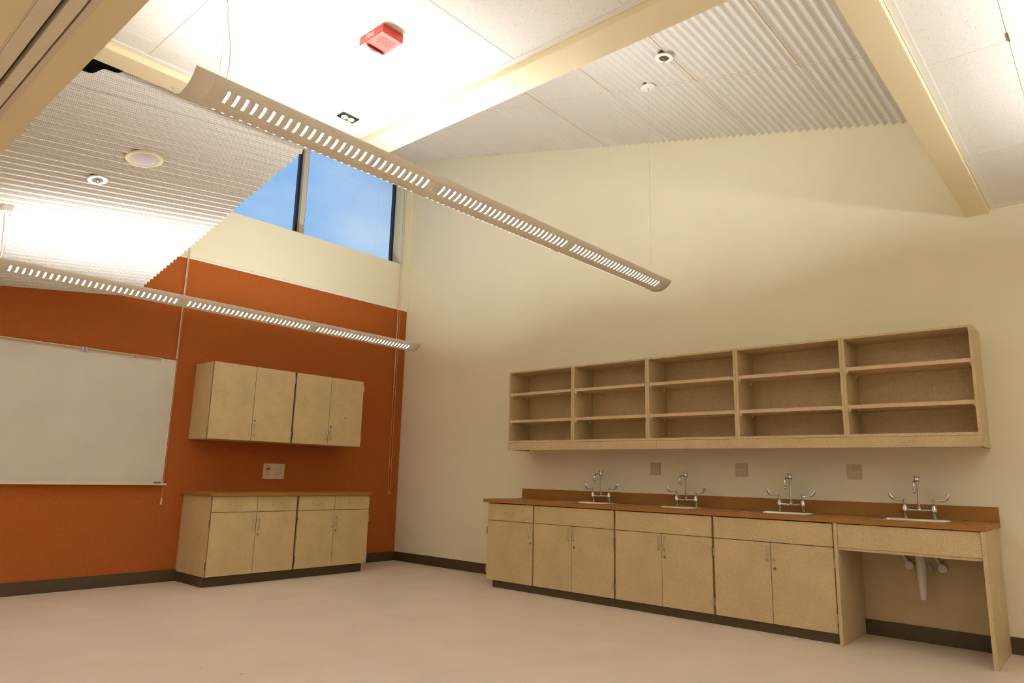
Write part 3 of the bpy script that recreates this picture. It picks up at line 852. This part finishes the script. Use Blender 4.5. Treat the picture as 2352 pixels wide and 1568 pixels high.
# faucets: bridge faucet on two legs, wing handles, tall riser with a hooked spout
def make_faucet(label):
    t = thing('faucet', label, 'faucet', (0, FY[0], 0.920), RB, 'chrome bridge faucets at the sinks')
    D = 0.145; HU = 0.100
    body = MB()
    body.tube([(-HU, -D, 0.062), (-0.02, -D, 0.060), (0.02, -D, 0.060), (HU, -D, 0.062)], [0.014, 0.009, 0.009, 0.014], 10)
    body.lathe((0, -D, 0.052), [(0.012, 0), (0.016, 0.006), (0.017, 0.014), (0.013, 0.022), (0.015, 0.028), (0.011, 0.036), (0.008, 0.04)], 16)
    body.build('bridge', M_CHROME, t, True)
    for s in (-1, 1):
        MB().lathe((s * HU, -D + 0.012, 0), [(0.022, 0), (0.022, 0.003), (0.014, 0.006), (0.013, 0.045), (0.015, 0.052)], 14).build('leg', M_CHROME, t, True)
        v = MB().lathe((s * HU, -D, 0.046), [(0.016, 0), (0.025, 0.004), (0.026, 0.012), (0.021, 0.030), (0.014, 0.046), (0.012, 0.052), (0.013, 0.056), (0.013, 0.062), (0.007, 0.066), (0.007, 0.080), (0.010, 0.083), (0.010, 0.094), (0.006, 0.098)], 16).build('valve', M_CHROME, t, True)
        # wing blade handle: thin stem widening to a curved paddle
        st = [(0.0, 0.135, 0.004, 0.0035), (0.03, 0.133, 0.004, 0.0035), (0.052, 0.134, 0.005, 0.005), (0.072, 0.140, 0.006, 0.009), (0.088, 0.153, 0.006, 0.0115), (0.098, 0.172, 0.006, 0.012), (0.102, 0.184, 0.005, 0.010), (0.104, 0.190, 0.003, 0.004)]
        h = MB(); vs, fs = [], []
        for i, (du, z, hw, th) in enumerate(st):
            j = min(i + 1, len(st) - 1); k = max(i - 1, 0)
            tx, tz = st[j][0] - st[k][0], st[j][1] - st[k][1]
            l = math.hypot(tx, tz); nx, nz_ = -tz / l, tx / l
            for a in range(8):
                an = 2 * math.pi * a / 8
                vs.append((s * (HU + du + nx * th * math.sin(an)), -D + hw * math.cos(an), z + nz_ * th * math.sin(an)))
        for i in range(len(st) - 1):
            for a in range(8):
                fs.append((i * 8 + a, i * 8 + (a + 1) % 8, (i + 1) * 8 + (a + 1) % 8, (i + 1) * 8 + a))
        fs.append(tuple(range(8))); fs.append(tuple(range((len(st) - 1) * 8, len(st) * 8)))
        h.add(vs, fs).build('handle', M_CHROME, v, True)
    MB().tube([(0, -D, 0.088), (0, -D, 0.266)], 0.0088, 12).build('riser', M_CHROME, t, True)
    hd = MB().lathe((0, -D, 0.258), [(0.010, 0), (0.015, 0.004), (0.016, 0.014), (0.013, 0.018), (0.019, 0.024), (0.020, 0.034), (0.018, 0.040), (0.017, 0.050), (0.0225, 0.055), (0.0225, 0.064), (0.016, 0.067)], 18).build('vacuum_breaker', M_CHROME, t, True)
    sp = MB().tube([(0, -D, 0.286), (0, -D - 0.07, 0.288), (0, -D - 0.100, 0.283), (0, -D - 0.116, 0.268), (0, -D - 0.121, 0.245), (0, -D - 0.121, 0.222)], [0.0075, 0.0075, 0.008, 0.0085, 0.009, 0.009], 12)
    sp.lathe((0, -D - 0.121, 0.190), [(0.006, 0), (0.0085, 0.004), (0.0085, 0.018), (0.0065, 0.021), (0.0105, 0.026), (0.0105, 0.034)], 12)
    sp.build('spout', M_CHROME, t, True)
    return t
f_lab = ['chrome bridge faucet at the sink nearest the room corner', 'chrome bridge faucet at the second sink from the room corner',
         'chrome bridge faucet at the third sink from the room corner', 'chrome bridge faucet above the open knee space, farthest from the corner']
f0 = make_faucet(f_lab[0])
for y, lb in zip(FY[1:], f_lab[1:]): copy_tree(f0, (0, y, 0.920), lb)

# plumbing in the knee space
t = thing('drain_pipe', 'white ribbed plastic drain cover hanging under the open sink', 'pipe', (-0.22, -6.442, 0.74))
og = t.location
rib = [(0.033, 0.0)]
for i in range(13):
    z = -0.008 - i * 0.0115
    rib += [(0.034, z), (0.0325, z - 0.004)]
rib += [(0.033, -0.17), (0.032, -0.26), (0.029, -0.32), (0.0265, -0.365), (0.0265, -0.372), (0.0235, -0.376), (0.024, -0.405), (0.022, -0.408)]
MB().lathe((0, 0, -0.002), rib, 20).build('trap_cover', M_PVC, t, True)
MB(og).tube([(-0.222, -6.425, 0.52), (-0.18, -6.42, 0.475), (-0.11, -6.425, 0.50), (-0.062, -6.43, 0.54)], 0.020, 12).build('trap_arm', M_PVC, t, True)
MB(og).lathe((-0.061, -6.455, 0.545), [(0.036, 0), (0.034, -0.010), (0.022, -0.014)], 18, 0).build('escutcheon', M_GREY, t, True)
for i, (y, z, lb) in enumerate(((-6.337, 0.562, 'left'), (-6.560, 0.558, 'right'))):
    t = thing('supply_pipe', 'capped white supply pipe on the ' + lb + ' of the ribbed drain under the open sink', 'pipe', (-0.10, y, z), 0, 'supply pipes under the open sink')
    MB().tube([(0.036, 0.010, 0.010), (0.01, 0.0, 0.0), (-0.012, -0.002, -0.002)], [0.027, 0.030, 0.031], 18).build('pipe_cap', M_PVC, t, True)
    MB().tube([(0.012, 0.006, 0.01), (0.008, 0.025, 0.045), (0.004, 0.045, 0.09), (0.0, 0.05, 0.16), (0.0, 0.05, 0.27)], 0.014, 12).build('pipe', M_PVC, t, True)

# ------------------------------------------------------------------ open shelves over the sinks
SD = 0.3654
SW = 0.9135
def make_shelf(label):
    t = thing('wall_shelf', label, 'shelf', (0, -2.366, 1.538), RB, 'open shelf units over the sinks')
    w = SW; ZO = 1.538
    th = 0.022
    MB((0, 0, ZO)).box(0.0005, th, -SD, -0.001, 1.538, 2.357).build('side_panel', M_LAM, t, bevel=0.001, seg=1)
    MB((0, 0, ZO)).box(w - th, w - 0.0005, -SD, -0.001, 1.538, 2.357).build('side_panel', M_LAM, t, bevel=0.001, seg=1)
    MB((0, 0, ZO)).box(th, w - th, -SD + 0.002, -0.001, 2.338, 2.355).build('top_panel', M_LAM, t)
    MB((0, 0, ZO)).box(th, w - th, -SD + 0.002, -0.001, 1.539, 1.561).build('bottom_panel', M_LAM, t)
    MB((0, 0, ZO)).box(th, w - th, -0.016, -0.001, 1.561, 2.338).build('back_panel', M_LAM, t)
    for z in (1.766, 2.076):
        s = MB((0, 0, ZO)).box(th + 0.003, w - th - 0.003, -SD + 0.012, -0.022, z, z + 0.030).build('shelf', M_LAM_EDGE, t)
        for x, sg in ((th, 1), (w - th, -1)):
            for y in (-SD + 0.028, -0.075):
                c = MB((0, 0, ZO))
                c.box(x, x + sg * 0.016, y - 0.008, y + 0.008, z - 0.010, z - 0.0005)
                c.box(x, x + sg * 0.006, y - 0.008, y + 0.008, z - 0.022, z - 0.010)
                if y < -0.2: c.box(x, x + sg * 0.0028, y - 0.018, y + 0.006, z - 0.001, z + 0.038)
                c.build('shelf_clip', M_PLASTIC, s)
    return t
sl_lab = ['open speckled tan shelf unit nearest the room corner', 'second open tan shelf unit from the room corner',
          'middle open tan shelf unit of the five over the sinks', 'fourth open tan shelf unit from the room corner',
          'open tan shelf unit at the near end, farthest from the room corner']
sh0 = make_shelf(sl_lab[0])
for i in range(1, 5): copy_tree(sh0, (0, -2.366 - SW * i, 1.538), sl_lab[i])
# fascia below the shelves and the end panels' feet
va = thing('fascia_board', 'left piece of the tan fascia board under the open shelves', 'board', (0, -2.366, 1.456), RB, 'fascia under the shelves')
MB((0, 0, 1.456)).box(0.022, 1.924, -SD + 0.003, -SD + 0.022, 1.456, 1.537).build('board', M_LAM, va)
MB((0, 0, 1.456)).box(-0.0005, 0.0215, -SD, -0.001, 1.456, 1.5375).build('end_return', M_LAM, va)
vb = thing('fascia_board', 'right piece of the tan fascia board under the open shelves', 'board', (0, -2.366, 1.456), RB, 'fascia under the shelves')
MB((0, 0, 1.456)).box(1.926, 4.545, -SD + 0.003, -SD + 0.022, 1.456, 1.537).build('board', M_LAM, vb)
MB((0, 0, 1.456)).box(4.5455, 4.5675, -SD, -0.001, 1.456, 1.5375).build('end_return', M_LAM, vb)

# ------------------------------------------------------------------ outlets
def make_outlet(label):
    t = thing('wall_outlet', label, 'outlet', (0, -4.068, 1.272), RB, 'steel outlets above the counter')
    MB().box(-0.060, 0.060, -0.006, -0.0005, -0.062, 0.062).build('cover_plate', M_OUTLET, t, bevel=0.003)
    for s in (-1, 1):
        rcp = MB().box(s * 0.024 - 0.0165, s * 0.024 + 0.0165, -0.0085, -0.005, -0.034, 0.034).build('receptacle', M_IVORY, t, bevel=0.001, seg=1)
        sl = MB()
        for dz in (-0.018, 0.018):
            sl.box(s * 0.024 - 0.0075, s * 0.024 - 0.0045, -0.0092, -0.008, dz - 0.001, dz + 0.008)
            sl.box(s * 0.024 + 0.0045, s * 0.024 + 0.0075, -0.0092, -0.008, dz - 0.001, dz + 0.008)
            sl.box(s * 0.024 - 0.003, s * 0.024 + 0.003, -0.0092, -0.008, dz - 0.011, dz - 0.006)
        sl.build('slot', M_DARK, rcp)
        for dz in (-0.049, 0.049):
            MB().lathe((s * 0.024, -0.0055, dz), [(0.004, 0), (0.0038, -0.0015), (0.001, -0.0018)], 8, 1).build('screw', M_NICKEL, t, True)
    return t
o_lab = ['steel double outlet plate nearest the room corner, above the counter', 'middle steel double outlet plate above the counter',
         'steel double outlet plate farthest from the corner, beside the last faucet']
o0 = make_outlet(o_lab[0])
copy_tree(o0, (0, -4.976, 1.272), o_lab[1])
copy_tree(o0, (0, -5.957, 1.269), o_lab[2])

# data and power plate on the orange wall
t = thing('data_outlet', 'wide beige data and power plate on orange wall between the cabinets', 'outlet', (-1.914, -0.0125, 1.152))
MB().box(-0.140, 0.140, -0.007, 0, -0.091, 0.091).build('cover_plate', M_PLATE, t, bevel=0.003)
MB().box(-0.108, -0.010, -0.0085, -0.0065, -0.062, 0.062).build('data_insert', M_PLATE, t, bevel=0.001, seg=1)
MB().box(0.000, 0.112, -0.0085, -0.0065, -0.062, 0.062).build('power_insert', M_PLATE, t, bevel=0.001, seg=1)
for dx in (-0.092, -0.068): MB().box(dx - 0.009, dx + 0.009, -0.011, -0.008, 0.018, 0.038).build('jack', M_BLUE, t)
MB().box(-0.103, -0.077, -0.0105, -0.008, -0.006, 0.010).build('jack', M_YELLOW, t)
MB().box(-0.100, -0.060, -0.0092, -0.008, 0.050, 0.056).build('label_strip', M_EDGE, t)
MB().box(-0.100, -0.070, -0.0090, -0.008, -0.032, -0.028).build('label_strip', M_EDGE, t)
for dx in (0.030, 0.084):
    for dz in (-0.022, 0.022):
        rcp = MB().lathe((dx, -0.008, dz), [(0.0185, 0), (0.0185, -0.0015), (0.017, -0.002)], 18, 1).build('receptacle', M_IVORY, t, True)
        MB().box(dx - 0.009, dx - 0.006, -0.0108, -0.0095, dz - 0.010, dz + 0.002).box(dx + 0.006, dx + 0.009, -0.0108, -0.0095, dz - 0.010, dz + 0.002).box(dx - 0.003, dx + 0.003, -0.0108, -0.0095, dz + 0.006, dz + 0.012).build('slot', M_DARK, rcp)

# ------------------------------------------------------------------ whiteboard
t = thing('whiteboard', 'large framed whiteboard with map rail on the orange wall', 'whiteboard', (-4.41, -0.0125, 0.99))
og = t.location
MB(og).box(-5.55, -3.207, -0.026, -0.0125, 1.012, 2.305).build('writing_surface', M_BOARD, t)
MB(og).box(-3.207, -3.194, -0.032, -0.0125, 1.000, 2.312).build('frame_side', M_ALU, t, bevel=0.002)
MB(og).box(-5.564, -5.550, -0.032, -0.0125, 1.000, 2.312).build('frame_side', M_ALU, t, bevel=0.002)
MB(og).box(-5.550, -3.207, -0.030, -0.0125, 2.300, 2.312).build('frame_top', M_ALU, t)
MB(og).box(-5.550, -3.350, -0.036, -0.030, 2.312, 2.318).box(-5.550, -3.350, -0.036, -0.0125, 2.286, 2.290).box(-5.550, -3.350, -0.030, -0.026, 2.290, 2.300).build('map_rail', M_ALU, t)
MB(og).box(-5.550, -3.350, -0.0335, -0.0305, 2.290, 2.311).build('cork_strip', M_CORK, t)
MB(og).box(-3.354, -3.343, -0.038, -0.026, 2.284, 2.300).build('rail_end_cap', M_PLASTIC, t)
for x in (-4.117, -4.083, -3.612):
    MB(og).box(x - 0.010, x + 0.010, -0.046, -0.036, 2.282, 2.322).box(x - 0.006, x + 0.006, -0.052, -0.046, 2.282, 2.298).build('map_clip', M_CLIP, t)
MB(og).box(-5.58, -3.200, -0.050, -0.0125, 0.986, 0.996).box(-5.58, -3.172, -0.079, -0.050, 0.986, 0.996).box(-5.58, -3.172, -0.083, -0.079, 0.986, 1.004).build('marker_tray', M_ALU, t, bevel=0.002)
MB(og).box(-5.55, -3.207, -0.030, -0.0262, 0.997, 1.018).build('frame_bottom', M_ALU, t)
lb = MB(og).box(-3.288, -3.216, -0.0325, -0.030, 0.9985, 1.0165).build('label', M_BLACK, t)
MB(og).tube([(-3.280, -0.033, 1.003), (-3.272, -0.033, 1.013), (-3.262, -0.033, 1.005)], 0.0016, 5).box(-3.252, -3.224, -0.0331, -0.0325, 1.0055, 1.0075).build('label_mark', M_PLASTIC, lb)

# ------------------------------------------------------------------ ceiling devices
# fire alarm
t = thing('fire_alarm', 'red fire alarm with clear strobe on the white tile ceiling', 'alarm', (-4.473, -5.087, ZC))
w2_, l2_, h2_ = 0.064, 0.096, 0.047
MB().box(-w2_, w2_, -l2_, l2_, -h2_, 0).build('housing', M_RED, t, bevel=0.003)
gr = MB()
for i in range(9):
    x = -0.040 + i * 0.010
    gr.box(x - 0.0022, x + 0.0022, -0.070 + 0.006 * (i in (0, 8)), 0.000 - 0.02 * (i in (0,)), -h2_ - 0.0008, -h2_ + 0.0005)
gr.build('grille', mat('dark_red', (0.25, 0.02, 0.015), 0.6, var=0.05), t)
ln = MB()
prof = [(-w2_ + 0.001, -0.048), (-w2_ + 0.008, -0.058), (-0.03, -0.068), (0.03, -0.068), (w2_ - 0.008, -0.058), (w2_ - 0.001, -0.048)]
vs = [(x, l2_ - 0.050, z) for x, z in prof] + [(x, l2_ - 0.002, min(-0.0475, z + 0.006)) for x, z in prof]
ln.add(vs, [(i, i + 1, i + 7, i + 6) for i in range(5)] + [tuple(range(5, -1, -1)), tuple(range(6, 12)), (0, 6, 11, 5)])
ln.build('strobe_lens', M_LENS, t)
MB().tube([(-0.018, l2_ - 0.028, -0.0545), (0.018, l2_ - 0.028, -0.0545)], 0.005, 10).build('strobe_bulb', M_CHROME, t, True)
MB().box(-0.050, 0.050, l2_ - 0.0535, l2_ - 0.0512, -0.060, -0.0468).build('reflector', M_LOCK, t)
MB().box(-0.061, 0.061, l2_ - 0.0495, l2_ - 0.003, -0.0492, -0.0468).build('strobe_tray', M_WHITE, t)
for x, y in ((-0.05, -0.082), (0.05, -0.082), (0.05, 0.030), (-0.05, 0.030)):
    MB().lathe((x, y, -h2_ - 0.001), [(0.006, 0), (0.006, 0.003)], 10).build('screw', M_RED, t)
cu = bpy.data.curves.new('lettering', 'FONT')
cu.body = 'FIRE'; cu.size = 0.036; cu.extrude = 0.0006; cu.align_x = 'CENTER'; cu.align_y = 'CENTER'
cu.materials.append(M_PLASTIC)
tx = bpy.data.objects.new('lettering', cu)
COL.objects.link(tx)
dg = bpy.context.evaluated_depsgraph_get()
me_t = bpy.data.meshes.new_from_object(tx.evaluated_get(dg))
bpy.data.objects.remove(tx)
tx = bpy.data.objects.new('lettering', me_t)
COL.objects.link(tx)
tx.parent = t
# on the face toward -x, reading along -y, top of the letters up
Rm = Matrix(((0, 0, -1), (-1, 0, 0), (0, 1, 0))).to_4x4()
tx.matrix_local = Matrix.Translation((-w2_ - 0.0004, 0.005, -0.0235)) @ Rm

# recessed twin emergency light
t = thing('emergency_light', 'small black recessed emergency light with two round cream lamps in tile ceiling', 'light', (-4.089, -4.271, ZC))
MB().box(-0.060, 0.060, -0.037, 0.037, -0.004, 0.0035).build('frame', M_BLACK, t, bevel=0.001, seg=1)
M_LAMPF = mat('cream_lamp_face', (0.78, 0.68, 0.44), 0.3, var=0.03)
for dx in (-0.025, 0.022):
    MB().lathe((dx, 0.002, -0.012), [(0.012, 0), (0.020, 0.002), (0.022, 0.009)], 18).build('lamp_head', M_LAMPF, t, True)
# round sensor
t = thing('occupancy_sensor', 'small round cream sensor on tile ceiling beside the emergency light', 'sensor', (-4.083, -4.429, ZC))
MB().lathe((0, 0, -0.014), [(0.018, 0), (0.026, 0.004), (0.028, 0.0135)], 20).build('dome', M_FIXTURE, t, True)

# speaker and sprinklers on the corrugated ceilings
def tilt(o, n):
    o.rotation_mode = 'QUATERNION'
    o.rotation_quaternion = Vector((0, 0, -1)).rotation_difference(Vector(n))
sx, sy = -4.646, -2.585
t = thing('ceiling_speaker', 'round cream ceiling speaker in the left corrugated panel', 'speaker', (sx, sy, z_left(sx, sy) - 0.012))
tilt(t, (A_ * 0.8, -B_ * 0.6, -1))
MB().lathe((0, 0, -0.010), [(0.096, 0.003), (0.100, 0.0), (0.118, 0.0), (0.124, 0.004), (0.126, 0.012)], 40).build('rim', M_SOFFIT, t, True)
MB().lathe((0, 0, -0.014), [(0.020, 0.0), (0.060, 0.001), (0.090, 0.005), (0.098, 0.008)], 40).build('grille', M_GREY, t, True)
MB().tube([(0, 0, 0.0), (0, 0, 0.05)], 0.10, 24).build('can', M_DARK, t)
def sprinkler(x, y, z, n, label, rad, cone):
    t = thing('fire_sprinkler', label, 'sprinkler', (x, y, z), 0, 'ceiling sprinklers')
    tilt(t, n)
    MB().lathe((0, 0, -0.008), [(rad * 0.55, 0.002), (rad * 0.62, 0.0), (rad * 0.96, 0.001), (rad, 0.006), (rad, 0.009)], 28).build('escutcheon', cone, t, True)
    MB().lathe((0, 0, -0.0065), [(rad * 0.54, 0.0), (rad * 0.5, 0.003), (rad * 0.3, 0.012)], 20).build('cup', M_SEAM, t, True)
    MB().tube([(0, 0, 0.004), (0, 0, -0.012)], [0.012, 0.008], 10).build('body', M_BRASS, t, True)
    MB().tube([(-0.009, 0, -0.010), (-0.011, 0, -0.022), (-0.003, 0, -0.036)], 0.002, 6).tube([(0.009, 0, -0.010), (0.011, 0, -0.022), (0.003, 0, -0.036)], 0.002, 6).build('frame_arm', M_NICKEL, t, True)
    MB().lathe((0, 0, -0.040), [(0.009, 0), (0.010, 0.002), (0.003, 0.004)], 12).build('deflector', M_NICKEL, t, True)
    MB().tube([(0, 0, 0.005), (0, 0, 0.06)], rad * 0.72, 16).build('panel_hole_shade', M_DARK, t)  # dark plug stands in for the shaded opening in the panel
sprinkler(-4.813, -2.191, z_left(-4.813, -2.191) - 0.018, (A_, -B_, -1), 'white ringed sprinkler in the left corrugated panel below the speaker', 0.068, M_PLASTIC)
sprinkler(-1.748, -5.199, z_right(-5.199) - 0.034, (0, 0.10, -1), 'sprinkler in the right corrugated panel near the cable canopy', 0.074, M_PLASTIC)
